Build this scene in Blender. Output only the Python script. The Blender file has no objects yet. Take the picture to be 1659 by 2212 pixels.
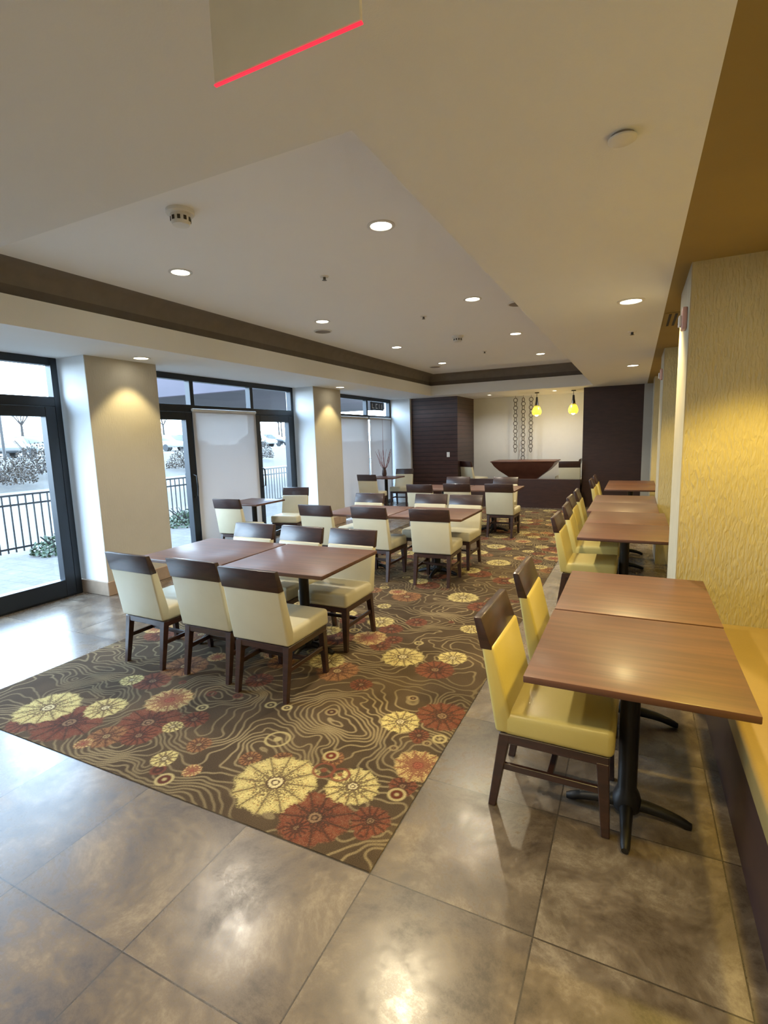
import bpy, bmesh, math, random
import numpy as np
from mathutils import Vector, Matrix
random.seed(7)
S = bpy.context.scene
C = S.collection
PI = math.pi
H = 1.65
# ------------------------------------------------------------------ helpers
class MB:
    def __init__(self): self.bm = bmesh.new()
    def hexa(self, p):
        v = [self.bm.verts.new(q) for q in p]
        for f in ((3,2,1,0),(4,5,6,7),(0,1,5,4),(1,2,6,5),(2,3,7,6),(3,0,4,7)):
            self.bm.faces.new([v[i] for i in f])
        return self
    def box(self, x0,x1,y0,y1,z0,z1):
        return self.hexa([(x0,y0,z0),(x1,y0,z0),(x1,y1,z0),(x0,y1,z0),(x0,y0,z1),(x1,y0,z1),(x1,y1,z1),(x0,y1,z1)])
    def loft(self, secs):
        rows=[[self.bm.verts.new(p) for p in ((-a,-b,z),(a,-b,z),(a,b,z),(-a,b,z))] for a,b,z in secs]
        self.bm.faces.new(rows[0][::-1]); self.bm.faces.new(rows[-1])
        for r,s in zip(rows,rows[1:]):
            for i in range(4): self.bm.faces.new([r[i],r[(i+1)%4],s[(i+1)%4],s[i]])
        return self
    def taper(self, a, b, wa, wb):
        (x,y,z),(X,Y,Z) = a,b
        return self.hexa([(x-wa,y-wa,z),(x+wa,y-wa,z),(x+wa,y+wa,z),(x-wa,y+wa,z),(X-wb,Y-wb,Z),(X+wb,Y-wb,Z),(X+wb,Y+wb,Z),(X-wb,Y+wb,Z)])
    def prism(self, pts, y0, y1, axis='y'):
        def P(a,b,t):
            return (a,t,b) if axis=='y' else ((t,a,b) if axis=='x' else (a,b,t))
        A=[self.bm.verts.new(P(a,b,y0)) for a,b in pts]; B=[self.bm.verts.new(P(a,b,y1)) for a,b in pts]
        n=len(pts)
        self.bm.faces.new(A); self.bm.faces.new(B[::-1])
        for i in range(n): self.bm.faces.new([A[i],B[i],B[(i+1)%n],A[(i+1)%n]])
        return self
    def quad(self, a,b,c,d):
        self.bm.faces.new([self.bm.verts.new(q) for q in (a,b,c,d)]); return self
    def lathe(self, prof, n=24, c=(0,0,0)):
        rings=[]
        for r,z in prof:
            if r<1e-6: rings.append([self.bm.verts.new((c[0],c[1],c[2]+z))])
            else: rings.append([self.bm.verts.new((c[0]+r*math.cos(2*PI*i/n),c[1]+r*math.sin(2*PI*i/n),c[2]+z)) for i in range(n)])
        for a,b in zip(rings,rings[1:]):
            for i in range(n):
                j=(i+1)%n
                if len(a)==1 and len(b)==1: continue
                if len(a)==1: self.bm.faces.new([a[0],b[i],b[j]])
                elif len(b)==1: self.bm.faces.new([a[i],b[0],a[j]])
                else: self.bm.faces.new([a[i],b[i],b[j],a[j]])
        return self
    def tube(self, path, rad, n=8, closed=False):
        path=[Vector(p) for p in path]; m=len(path)
        if not hasattr(rad,'__len__'): rad=[rad]*m
        rings=[]; up=Vector((0,0,1))
        for i,p in enumerate(path):
            a=path[(i-1)%m] if (closed or i>0) else p
            b=path[(i+1)%m] if (closed or i<m-1) else p
            t=(b-a).normalized()
            u=up if abs(t.dot(up))<.9 else Vector((1,0,0))
            if closed: u=Vector((0,1,0))
            s=t.cross(u).normalized(); w=s.cross(t).normalized()
            rings.append([self.bm.verts.new(p+(s*math.cos(2*PI*k/n)+w*math.sin(2*PI*k/n))*rad[i]) for k in range(n)])
        prs=list(zip(rings,rings[1:]))
        if closed: prs.append((rings[-1],rings[0]))
        for a,b in prs:
            for k in range(n): self.bm.faces.new([a[k],b[k],b[(k+1)%n],a[(k+1)%n]])
        if not closed:
            self.bm.faces.new(rings[0][::-1]); self.bm.faces.new(rings[-1])
        return self
    def build(self, name, m, parent=None, bevel=0, seg=2, smooth=False, label=None):
        bm=self.bm
        bmesh.ops.recalc_face_normals(bm, faces=bm.faces[:])
        if bevel: bmesh.ops.bevel(bm, geom=bm.edges[:], offset=bevel, segments=seg, profile=.5, affect='EDGES', clamp_overlap=True)
        me=bpy.data.meshes.new(name); bm.to_mesh(me); bm.free()
        if smooth or (bevel and seg>1):
            for p in me.polygons: p.use_smooth=True
            try: me.set_sharp_from_angle(angle=math.radians(40))
            except Exception: pass
        me.materials.append(m)
        o=bpy.data.objects.new(name, me); C.objects.link(o)
        if parent: o.parent=parent
        if label: o['label']=label
        return o
def tag(o,label,cat,group=None,kind=None):
    o['label']=label; o['category']=cat
    if group: o['group']=group
    if kind: o['kind']=kind
    return o
def thing(name,label,cat,loc=(0,0,0),rz=0,group=None):
    o=bpy.data.objects.new(name,None); C.objects.link(o); o.location=loc; o.rotation_euler=(0,0,rz)
    o.empty_display_size=.1
    return tag(o,label,cat,group)
def struct(o): o['kind']='structure'; return o
def sempty(name,loc=(0,0,0)):
    o=bpy.data.objects.new(name,None); C.objects.link(o); o.location=loc; o.empty_display_size=.1
    o['kind']='structure'; return o
def dup(root,loc,rz=0,label=None,group=None):
    r=root.copy(); C.objects.link(r); r.location=loc; r.rotation_euler=(0,0,rz)
    if label: r['label']=label
    if group: r['group']=group
    for ch in list(root.children):
        c=ch.copy(); C.objects.link(c); c.parent=r
        for g in list(ch.children):
            d=g.copy(); C.objects.link(d); d.parent=c
    return r
# camera basis (right, forward, down of the room expressed in camera axes) used only for camera + reading floor positions
vp1=Vector((545,-176,1107)).normalized(); vp2=-Vector((-2277,-92,1107))
Yc=vp1; Xc=(vp2-vp2.dot(Yc)*Yc).normalized(); Dc=Yc.cross(Xc)*-1
if Dc.y<0: Dc=-Dc
def floor_point(px,py):
    d=Vector(((px-829.5)/1107,(py-1106)/1107,1))
    t=H/d.dot(Dc); return (d.dot(Xc)*t, d.dot(Yc)*t)
# ------------------------------------------------------------------ materials
def nodes(name):
    m=bpy.data.materials.new(name); m.use_nodes=True
    nt=m.node_tree; return m,nt,nt.nodes['Principled BSDF']
def link(nt,a,b): nt.links.new(a,b)
def pmat(name,c1,c2=None,scale=8,stretch=(1,1,1),rough=.5,metal=0,bump=0,bscale=None,bstretch=None,coat=0,emis=None,es=0,spec=.5,detail=4,bdist=.02,bdistort=0,lo=.3,hi=.7,crough=.16):
    m,nt,b=nodes(name)
    if c2 is None: c2=tuple(min(1,x*.86) for x in c1)
    tc=nt.nodes.new('ShaderNodeTexCoord'); mp=nt.nodes.new('ShaderNodeMapping'); mp.inputs['Scale'].default_value=stretch
    link(nt,tc.outputs['Object'],mp.inputs[0])
    nz=nt.nodes.new('ShaderNodeTexNoise'); nz.inputs['Scale'].default_value=scale; nz.inputs['Detail'].default_value=detail
    link(nt,mp.outputs[0],nz.inputs['Vector'])
    rp=nt.nodes.new('ShaderNodeValToRGB'); rp.color_ramp.elements[0].position=lo; rp.color_ramp.elements[1].position=hi
    rp.color_ramp.elements[0].color=(*c2,1); rp.color_ramp.elements[1].color=(*c1,1)
    link(nt,nz.outputs[0],rp.inputs[0]); link(nt,rp.outputs[0],b.inputs['Base Color'])
    b.inputs['Roughness'].default_value=rough; b.inputs['Metallic'].default_value=metal
    b.inputs['Specular IOR Level'].default_value=spec
    if coat: b.inputs['Coat Weight'].default_value=coat; b.inputs['Coat Roughness'].default_value=crough
    if emis: b.inputs['Emission Color'].default_value=(*emis,1); b.inputs['Emission Strength'].default_value=es
    if bump:
        src=nz
        if bscale:
            src=nt.nodes.new('ShaderNodeTexNoise'); src.inputs['Scale'].default_value=bscale; src.inputs['Detail'].default_value=2; src.inputs['Distortion'].default_value=bdistort
            if bstretch:
                mp2=nt.nodes.new('ShaderNodeMapping'); mp2.inputs['Scale'].default_value=bstretch
                link(nt,tc.outputs['Object'],mp2.inputs[0]); link(nt,mp2.outputs[0],src.inputs['Vector'])
            else: link(nt,tc.outputs['Object'],src.inputs['Vector'])
        bp=nt.nodes.new('ShaderNodeBump'); bp.inputs['Strength'].default_value=bump; bp.inputs['Distance'].default_value=bdist
        link(nt,src.outputs[0],bp.inputs['Height']); link(nt,bp.outputs[0],b.inputs['Normal'])
    return m
M={}
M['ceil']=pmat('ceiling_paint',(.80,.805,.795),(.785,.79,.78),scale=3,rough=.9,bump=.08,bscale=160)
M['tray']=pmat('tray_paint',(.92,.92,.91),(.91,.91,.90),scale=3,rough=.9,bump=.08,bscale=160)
M['gold_ceil']=pmat('gold_ceiling_paint',(.28,.19,.055),(.26,.175,.05),scale=3,rough=.9)
M['shade_band']=pmat('shade_band_brown',(.125,.106,.09),rough=.85)  # brown stands in for the shadow inside the tray recess
M['shade_fade']=pmat('cove_shade_fade',(.20,.172,.148),rough=.9)  # middle tone, softens the painted recess shadow towards the ceiling
M['column']=pmat('column_wallpaper',(.45,.415,.345),(.435,.40,.33),scale=6,rough=.75,bump=.22,bscale=1,bstretch=(60,60,16),bdistort=.3)
M['white_wall']=pmat('white_wall_paint',(.72,.74,.75),(.70,.72,.73),rough=.85)
M['alcove_wall']=pmat('alcove_wall_paint',(.68,.69,.67),(.66,.67,.65),rough=.85)
M['cream_trim']=pmat('cream_trim_paint',(.40,.355,.25),rough=.8)
M['paper']=pmat('gold_wallpaper',(.48,.41,.22),(.445,.375,.195),scale=5,rough=.7,bump=.5,bscale=1,bstretch=(70,70,18),bdistort=.4)
M['stone']=pmat('stone_base',(.36,.25,.17),(.27,.19,.13),scale=9,rough=.4)
M['chair_wood']=pmat('chair_wood',(.042,.016,.011),(.021,.009,.007),scale=4,stretch=(3,3,14),rough=.35,coat=.25)
M['table_wood']=pmat('table_wood',(.118,.045,.023),(.064,.024,.013),scale=2.0,stretch=(1.0,15,15),rough=.5,coat=.18,detail=8,lo=.32,hi=.68,crough=.25)
M['leather']=pmat('cream_leather',(.58,.53,.37),(.54,.49,.34),scale=6,rough=.36,bump=.06,bscale=220)
M['leather_gold_lit']=pmat('cream_leather_gold_lit',(.56,.46,.155),(.52,.425,.135),scale=6,rough=.30,bump=.06,bscale=220)  # same cream leather, with the gold light of the bench row tinted in
M['bench']=pmat('bench_vinyl',(.30,.20,.060),(.265,.175,.052),scale=4,rough=.45,bump=.05,bscale=150)
M['dark_wood']=pmat('dark_wood',(.042,.016,.012),(.025,.010,.008),scale=3,stretch=(2,2,10),rough=.42)
M['black_metal']=pmat('black_metal',(.008,.007,.007),rough=.45,metal=.1,spec=.4)
M['frame']=pmat('window_frame_metal',(.009,.013,.019),rough=.4,metal=.3)
M['white_plastic']=pmat('white_plastic',(.78,.76,.70),rough=.4)
M['pink_plastic']=pmat('pinkish_plastic',(.75,.42,.34),rough=.4)
M['dark_slot']=pmat('dark_slot',(.03,.025,.02),rough=.8)
M['grille']=pmat('speaker_grille',(.24,.20,.16),rough=.7)
M['copper']=pmat('copper',(.135,.048,.027),(.09,.031,.018),scale=5,rough=.4,metal=.35)
M['lens']=pmat('lamp_lens',(1,.95,.8),rough=.5,emis=(1,.92,.72),es=14)
M['red_glow']=pmat('red_edge_glow',(.8,.02,.03),rough=.4,emis=(1,.02,.05),es=.8)
M['sign']=pmat('sign_panel',(.86,.78,.62),(.82,.74,.58),scale=14,rough=.35)
M['amber']=pmat('amber_glass',(.9,.55,.04),(.5,.28,.02),scale=22,rough=.2,emis=(1,.62,.03),es=1.8)
M['ring']=pmat('ring_metal',(.10,.088,.075),rough=.45,metal=.4)
M['bulb']=pmat('lit_bulb',(1,.9,.6),rough=.5,emis=(1,.85,.42),es=9)
M['twig']=pmat('red_twig',(.22,.04,.022),rough=.7)
M['vase']=pmat('dark_vase',(.06,.03,.025),rough=.3)
M['concrete']=pmat('concrete',(.068,.059,.048),(.046,.041,.034),scale=1.2,rough=.9)
M['berm']=pmat('brown_mulch',(.036,.024,.013),(.015,.011,.007),scale=6,rough=1)
M['asphalt']=pmat('asphalt',(.040,.034,.028),(.026,.023,.02),scale=3,rough=.95)
M['leaf']=pmat('green_leaf',(.024,.044,.012),(.010,.019,.006),scale=12,rough=.7)
M['brown_leaf']=pmat('brown_leaf',(.030,.018,.009),(.014,.009,.006),scale=12,rough=.9)
M['bark']=pmat('bark',(.017,.012,.009),rough=.95)
M['canopy']=pmat('canopy_panel',(.040,.029,.040),(.023,.018,.025),scale=.5,rough=.8)
M['car_white']=pmat('car_paint_white',(.13,.125,.115),rough=.25)
M['car_dark']=pmat('car_paint_dark',(.009,.010,.011),rough=.25)
M['car_grey']=pmat('car_paint_grey',(.043,.043,.043),rough=.25,metal=.3)
M['car_glass']=pmat('car_glass',(.009,.010,.011),rough=.1)
M['tyre']=pmat('tyre',(.007,.007,.007),rough=.8)
def glass_mat():
    m,nt,b=nodes('window_glass'); nt.nodes.remove(b)
    out=nt.nodes['Material Output']
    tr=nt.nodes.new('ShaderNodeBsdfTransparent'); tr.inputs[0].default_value=(.95,.97,.98,1)
    gl=nt.nodes.new('ShaderNodeBsdfGlossy'); gl.inputs['Roughness'].default_value=.02
    lw=nt.nodes.new('ShaderNodeLayerWeight'); lw.inputs[0].default_value=.5
    p=nt.nodes.new('ShaderNodeMath'); p.operation='POWER'; p.inputs[1].default_value=5; link(nt,lw.outputs['Facing'],p.inputs[0])
    q=nt.nodes.new('ShaderNodeMath'); q.operation='MULTIPLY_ADD'; q.inputs[1].default_value=.7; q.inputs[2].default_value=.03; link(nt,p.outputs[0],q.inputs[0])
    mx=nt.nodes.new('ShaderNodeMixShader'); link(nt,q.outputs[0],mx.inputs[0]); link(nt,tr.outputs[0],mx.inputs[1]); link(nt,gl.outputs[0],mx.inputs[2])
    link(nt,mx.outputs[0],out.inputs[0]); return m
M['glass']=glass_mat()
def shade_mat():
    m,nt,b=nodes('shade_fabric'); nt.nodes.remove(b); out=nt.nodes['Material Output']
    nz=nt.nodes.new('ShaderNodeTexNoise'); nz.inputs['Scale'].default_value=300
    rp=nt.nodes.new('ShaderNodeValToRGB'); rp.color_ramp.elements[0].color=(.54,.52,.51,1); rp.color_ramp.elements[1].color=(.62,.60,.59,1)
    link(nt,nz.outputs[0],rp.inputs[0])
    d=nt.nodes.new('ShaderNodeBsdfDiffuse'); t=nt.nodes.new('ShaderNodeBsdfTranslucent'); tr=nt.nodes.new('ShaderNodeBsdfTransparent')
    link(nt,rp.outputs[0],d.inputs[0]); t.inputs[0].default_value=(.62,.58,.56,1)
    a=nt.nodes.new('ShaderNodeMixShader'); a.inputs[0].default_value=.20; link(nt,d.outputs[0],a.inputs[1]); link(nt,t.outputs[0],a.inputs[2])
    c=nt.nodes.new('ShaderNodeMixShader'); c.inputs[0].default_value=.08; link(nt,a.outputs[0],c.inputs[1]); link(nt,tr.outputs[0],c.inputs[2])
    link(nt,c.outputs[0],out.inputs[0]); return m
M['shade']=shade_mat()
TX0,TY0,TS=-.855,1.525,.607
def grid_mat(name,x0,y0,sx,sy,groove,cols,grout,nscale=2.2,offset=False,rr=(.22,.42)):
    m,nt,b=nodes(name); N=nt.nodes.new
    g=N('ShaderNodeNewGeometry'); sp=N('ShaderNodeSeparateXYZ'); link(nt,g.outputs['Position'],sp.inputs[0])
    def mth(op,a,bv=None):
        n=N('ShaderNodeMath'); n.operation=op
        if isinstance(a,(int,float)): n.inputs[0].default_value=a
        else: link(nt,a,n.inputs[0])
        if bv is not None:
            if isinstance(bv,(int,float)): n.inputs[1].default_value=bv
            else: link(nt,bv,n.inputs[1])
        return n.outputs[0]
    u=mth('DIVIDE',mth('SUBTRACT',sp.outputs[0],x0),sx); v=mth('DIVIDE',mth('SUBTRACT',sp.outputs[1],y0),sy)
    if offset:
        u=mth('ADD',u,mth('MULTIPLY',mth('MODULO',mth('FLOOR',mth('ADD',v,1000)),2),.5))
    fu=mth('FRACT',mth('ADD',u,1000)); fv=mth('FRACT',mth('ADD',v,1000))
    eu=mth('MULTIPLY',mth('MINIMUM',fu,mth('SUBTRACT',1,fu)),sx); ev=mth('MULTIPLY',mth('MINIMUM',fv,mth('SUBTRACT',1,fv)),sy)
    e=mth('MINIMUM',eu,ev); gm=mth('LESS_THAN',e,groove)
    cv=N('ShaderNodeCombineXYZ'); link(nt,mth('FLOOR',u),cv.inputs[0]); link(nt,mth('FLOOR',v),cv.inputs[1])
    wn=N('ShaderNodeTexWhiteNoise'); link(nt,cv.outputs[0],wn.inputs[0])
    va=N('ShaderNodeVectorMath'); va.operation='MULTIPLY_ADD'; link(nt,wn.outputs['Color'],va.inputs[0]); va.inputs[1].default_value=(9,9,9); link(nt,g.outputs['Position'],va.inputs[2])
    nz=N('ShaderNodeTexNoise'); nz.inputs['Scale'].default_value=nscale; nz.inputs['Detail'].default_value=13; nz.inputs['Roughness'].default_value=.82; nz.inputs['Distortion'].default_value=.3
    link(nt,va.outputs[0],nz.inputs['Vector'])
    rp=N('ShaderNodeValToRGB'); el=rp.color_ramp.elements
    el[0].position=.38; el[0].color=(*cols[0],1); el[1].position=.63; el[1].color=(*cols[2],1)
    k=el.new(.5); k.color=(*cols[1],1)
    link(nt,nz.outputs[0],rp.inputs[0])
    mx=N('ShaderNodeMix'); mx.data_type='RGBA'; link(nt,gm,mx.inputs[0]); link(nt,rp.outputs[0],mx.inputs[6]); mx.inputs[7].default_value=(*grout,1)
    link(nt,mx.outputs[2],b.inputs['Base Color'])
    mr=N('ShaderNodeMapRange'); link(nt,nz.outputs[0],mr.inputs[0]); mr.inputs[1].default_value=.35; mr.inputs[2].default_value=.65; mr.inputs[3].default_value=rr[1]; mr.inputs[4].default_value=rr[0]
    link(nt,mr.outputs[0],b.inputs['Roughness'])
    bp=N('ShaderNodeBump'); bp.inputs['Strength'].default_value=.4; bp.inputs['Distance'].default_value=.004
    link(nt,mth('SUBTRACT',1,gm),bp.inputs['Height']); link(nt,bp.outputs[0],b.inputs['Normal'])
    return m
M['tile']=grid_mat('floor_tile',TX0,TY0,TS,TS,.0028,[(.044,.030,.021),(.118,.089,.064),(.240,.195,.148)],(.045,.035,.026),nscale=2.4,rr=(.17,.38))
M['paver']=grid_mat('patio_paver',0,0,.4,.2,.006,[(.038,.029,.021),(.05,.039,.03),(.062,.049,.038)],(.025,.019,.015),offset=True,rr=(.8,.95),nscale=4)
def shiplap():
    m=pmat('shiplap_wood',(.062,.027,.022),(.037,.016,.014),scale=3,stretch=(2,2,10),rough=.42)
    nt=m.node_tree; b=nt.nodes['Principled BSDF']
    src=b.inputs['Base Color'].links[0].from_socket
    g=nt.nodes.new('ShaderNodeNewGeometry'); sp=nt.nodes.new('ShaderNodeSeparateXYZ'); link(nt,g.outputs['Position'],sp.inputs[0])
    a=nt.nodes.new('ShaderNodeMath'); a.operation='DIVIDE'; a.inputs[1].default_value=.105; link(nt,sp.outputs[2],a.inputs[0])
    f=nt.nodes.new('ShaderNodeMath'); f.operation='FRACT'; link(nt,a.outputs[0],f.inputs[0])
    l=nt.nodes.new('ShaderNodeMath'); l.operation='LESS_THAN'; l.inputs[1].default_value=.16; link(nt,f.outputs[0],l.inputs[0])
    mx=nt.nodes.new('ShaderNodeMix'); mx.data_type='RGBA'; link(nt,l.outputs[0],mx.inputs[0]); link(nt,src,mx.inputs[6]); mx.inputs[7].default_value=(.010,.005,.004,1)
    link(nt,mx.outputs[2],b.inputs['Base Color'])
    bp=nt.nodes.new('ShaderNodeBump'); bp.inputs['Strength'].default_value=.7; bp.inputs['Distance'].default_value=.03
    link(nt,f.outputs[0],bp.inputs['Height']); link(nt,bp.outputs[0],b.inputs['Normal'])
    return m
M['shiplap']=shiplap()
# ------------------------------------------------------------------ room shell
XL,XR,YB,YE=-5.8,1.0,-3.0,13.5
ZS,ZT=2.6,3.08
struct(MB().box(XL,XR+.1,YB-.1,YE+.1,-.12,0).build('floor',M['tile']))
TR=(-4.38,-.83,1.54,11.6)
def ring(mb,x0,x1,y0,y1,h,z0,z1):
    a,b,c,d=h
    mb.box(x0,a,y0,y1,z0,z1); mb.box(b,x1,y0,y1,z0,z1); mb.box(a,b,y0,c,z0,z1); mb.box(a,b,d,y1,z0,z1)
    return mb
struct(ring(MB(),XL,.17,YB,YE,TR,ZS,2.83).build('ceiling',M['ceil']))
HX,HY=TR[0]-.05,TR[3]+.05
struct(ring(MB(),XL,.17,YB,YE,(HX,TR[1]+.05,TR[2]-.05,HY),2.83,ZT).build('trim_1',M['shade_band']))
# concave strip added to fade the shade-coloured band into the tray ceiling (window side and far end)
def cove(r,n=8):
    bm=bmesh.new()
    prof=[(r*(1-math.cos(a)),ZT-r+r*math.sin(a)) for a in [PI/2*i/n for i in range(n+1)]]
    L=[]
    for d,z in prof:
        L.append([bm.verts.new((HX+d,TR[2]-.05,z)),bm.verts.new((HX+d,HY-d,z)),bm.verts.new((TR[1]+.05,HY-d,z))])
    for a,b in zip(L,L[1:]):
        for k in range(2): bm.faces.new([a[k],b[k],b[k+1],a[k+1]])
    m=MB(); m.bm.free(); m.bm=bm
    return m.build('cove_shade_strip',M['shade_fade'],smooth=True)
struct(cove(.16))
struct(MB().box(XL,.17,YB,YE,ZT,ZT+.12).build('ceiling.001',M['tray']))
struct(MB().box(.17,XR+.1,YB,YE+.1,ZS,ZT+.12).build('ceiling.002',M['gold_ceil']))
struct(MB().box(XR,XR+.1,YB,YE,0,ZS).build('wall_right',M['paper']))
struct(MB().box(XL,XR,YB-.1,YB,0,ZS).build('wall_back',M['white_wall']))
struct(MB().box(XL,-5.2,YB,.55,0,ZS).build('wall_left',M['column']))
cols_=[(3.6,4.5),(7.86,8.8),(12.0,12.1)]
for i,(a,b) in enumerate(cols_):
    struct(MB().box(XL,-5.21 if i<2 else -5.1,a,b,0,ZS).build('column',M['white_wall']))
    if i<2:
        struct(MB().box(-5.21,-5.2,a,b,0,ZS).build('column_face',M['column']))
        struct(MB().box(XL+.1,-5.185,a-.015,b+.015,0,.16).build('baseboard_left',M['stone'],bevel=.006,seg=1))
# end wall
struct(MB().box(XL,XR,YE,YE+.1,0,ZS).build('wall_end',M['alcove_wall']))
struct(MB().box(XL,-3.9,12.1,YE,0,ZS).build('wall_end_left_panel',M['shiplap']))
struct(MB().box(-1.05,.12,12.1,YE,0,ZS).build('wall_end_right_panel',M['dark_wood']))
struct(MB().box(.12,XR,12.1,YE,0,ZS).build('wall_end_strip',M['column']))
struct(MB().box(-3.9,-1.05,11.85,YE,0,.15).build('floor.001',M['dark_wood']))
struct(MB().box(-3.75,-1.05,11.72,11.85,0,.64).build('wall_low',M['dark_wood']))
# piers on the right
for a,b,x in ((3.6,4.4,.26),(7.06,7.9,.27),(10.6,11.3,.27)):
    struct(MB().box(x,XR,a,b,0,ZS).build('pier',M['paper']))
    struct(MB().box(x-.006,x,a,b,0,ZS).build('trim_2',M['cream_trim']))
# ------------------------------------------------------------------ glazing
GX=-5.68
def glazing(n,y0,y1,mull,wide=()):
    r=sempty('window_%d'%n)
    f=MB(); a,b=GX-.05,GX+.05
    f.box(a,b,y0,y0+.07,0,ZS); f.box(a,b,y1-.07,y1,0,ZS)
    f.box(a,b,y0+.07,y1-.07,2.52,ZS); f.box(a-.004,b+.004,y0+.07,y1-.07,2.09,2.19); f.box(a,b,y0+.07,y1-.07,0,.09)
    ys=[y0+.035]+list(mull)+[y1-.035]
    for m in mull: f.box(a+.002,b-.002,m-.035,m+.035,.09,2.52)
    f.build('window_frame',M['frame'],r,bevel=.004,seg=1)
    for c,d in zip(ys,ys[1:]):
        MB().quad((GX,c,.09),(GX,d,.09),(GX,d,2.09),(GX,c,2.09)).build('pane',M['glass'],r)
        MB().quad((GX,c,2.19),(GX,d,2.19),(GX,d,2.52),(GX,c,2.52)).build('pane',M['glass'],r)
    for (c,d,hy) in wide:
        g=MB(); e,h=GX-.035,GX+.065
        g.box(e,h,c,c+.11,.02,2.085); g.box(e,h,d-.11,d,.02,2.085); g.box(e,h,c+.11,d-.11,.02,.2); g.box(e,h,c+.11,d-.11,1.98,2.085)
        dl=g.build('door_leaf',M['frame'],r,bevel=.004,seg=1)
        MB().tube([(h,hy,.9),(h+.06,hy,.92),(h+.07,hy,1.05),(h+.06,hy,1.2),(h,hy,1.22)],.012,8).build('door_handle',M['black_metal'],dl,smooth=True)
    return r
glazing(1,.55,3.58,[2.45],[(2.5,3.5,2.56)])
glazing(2,4.5,7.84,[5.45,6.71],[(4.58,5.40,5.34),(6.76,7.76,6.83)])
glazing(3,8.8,12.0,[10.73])
def shade(y0,y1,z0,label):
    t=thing('roller_shade',label,'window shade',(GX+.078,(y0+y1)/2,z0),0,'white roller shades')
    w=(y1-y0)/2
    MB().box(-.002,.002,-w,w,.02,2.12-z0).build('shade_fabric',M['shade'],t)
    MB().box(-.012,.012,-w,w,0,.025).build('bottom_bar',M['white_plastic'],t,bevel=.004)
    MB().tube([(0,-w,2.12-z0),(0,w,2.12-z0)],.022,12).build('roller',M['white_plastic'],t,smooth=True)
shade(5.40,6.74,.10,'white roller shade between the two glass doors of the middle window')
shade(8.9,10.68,.10,'white roller shade in the far window, on the nearer half beside the column')
shade(10.78,11.92,.10,'white roller shade in the far window, behind the tall red branches')
t=thing('window_sign','small dark sign with pale lettering in the top of the far window','sign',(GX+.07,11.2,2.40))
MB().box(-.01,.01,-.34,.34,-.09,.10).build('sign_board',M['black_metal'],t)
def stroke(pts): 
    g=MB(); g.prism(pts,.0102,.014,axis='x'); g.build('letter',M['white_plastic'],t)
stroke([(-.28,-.05),(-.18,-.05),(-.18,-.03),(-.26,-.03),(-.26,.06),(-.28,.06)])
stroke([(-.09,-.05),(.0,-.05),(.0,-.03),(-.07,-.03),(-.07,.04),(.0,.04),(.0,.06),(-.09,.06)])
stroke([(.09,-.05),(.11,-.05),(.11,.06),(.09,.06)])
stroke([(.21,-.05),(.23,-.05),(.23,.06),(.21,.06)])
MB().box(-.004,.004,-.3,-.29,.10,.20).build('hanger',M['ring'],t)
MB().box(-.004,.004,.29,.30,.10,.20).build('hanger',M['ring'],t)
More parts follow.
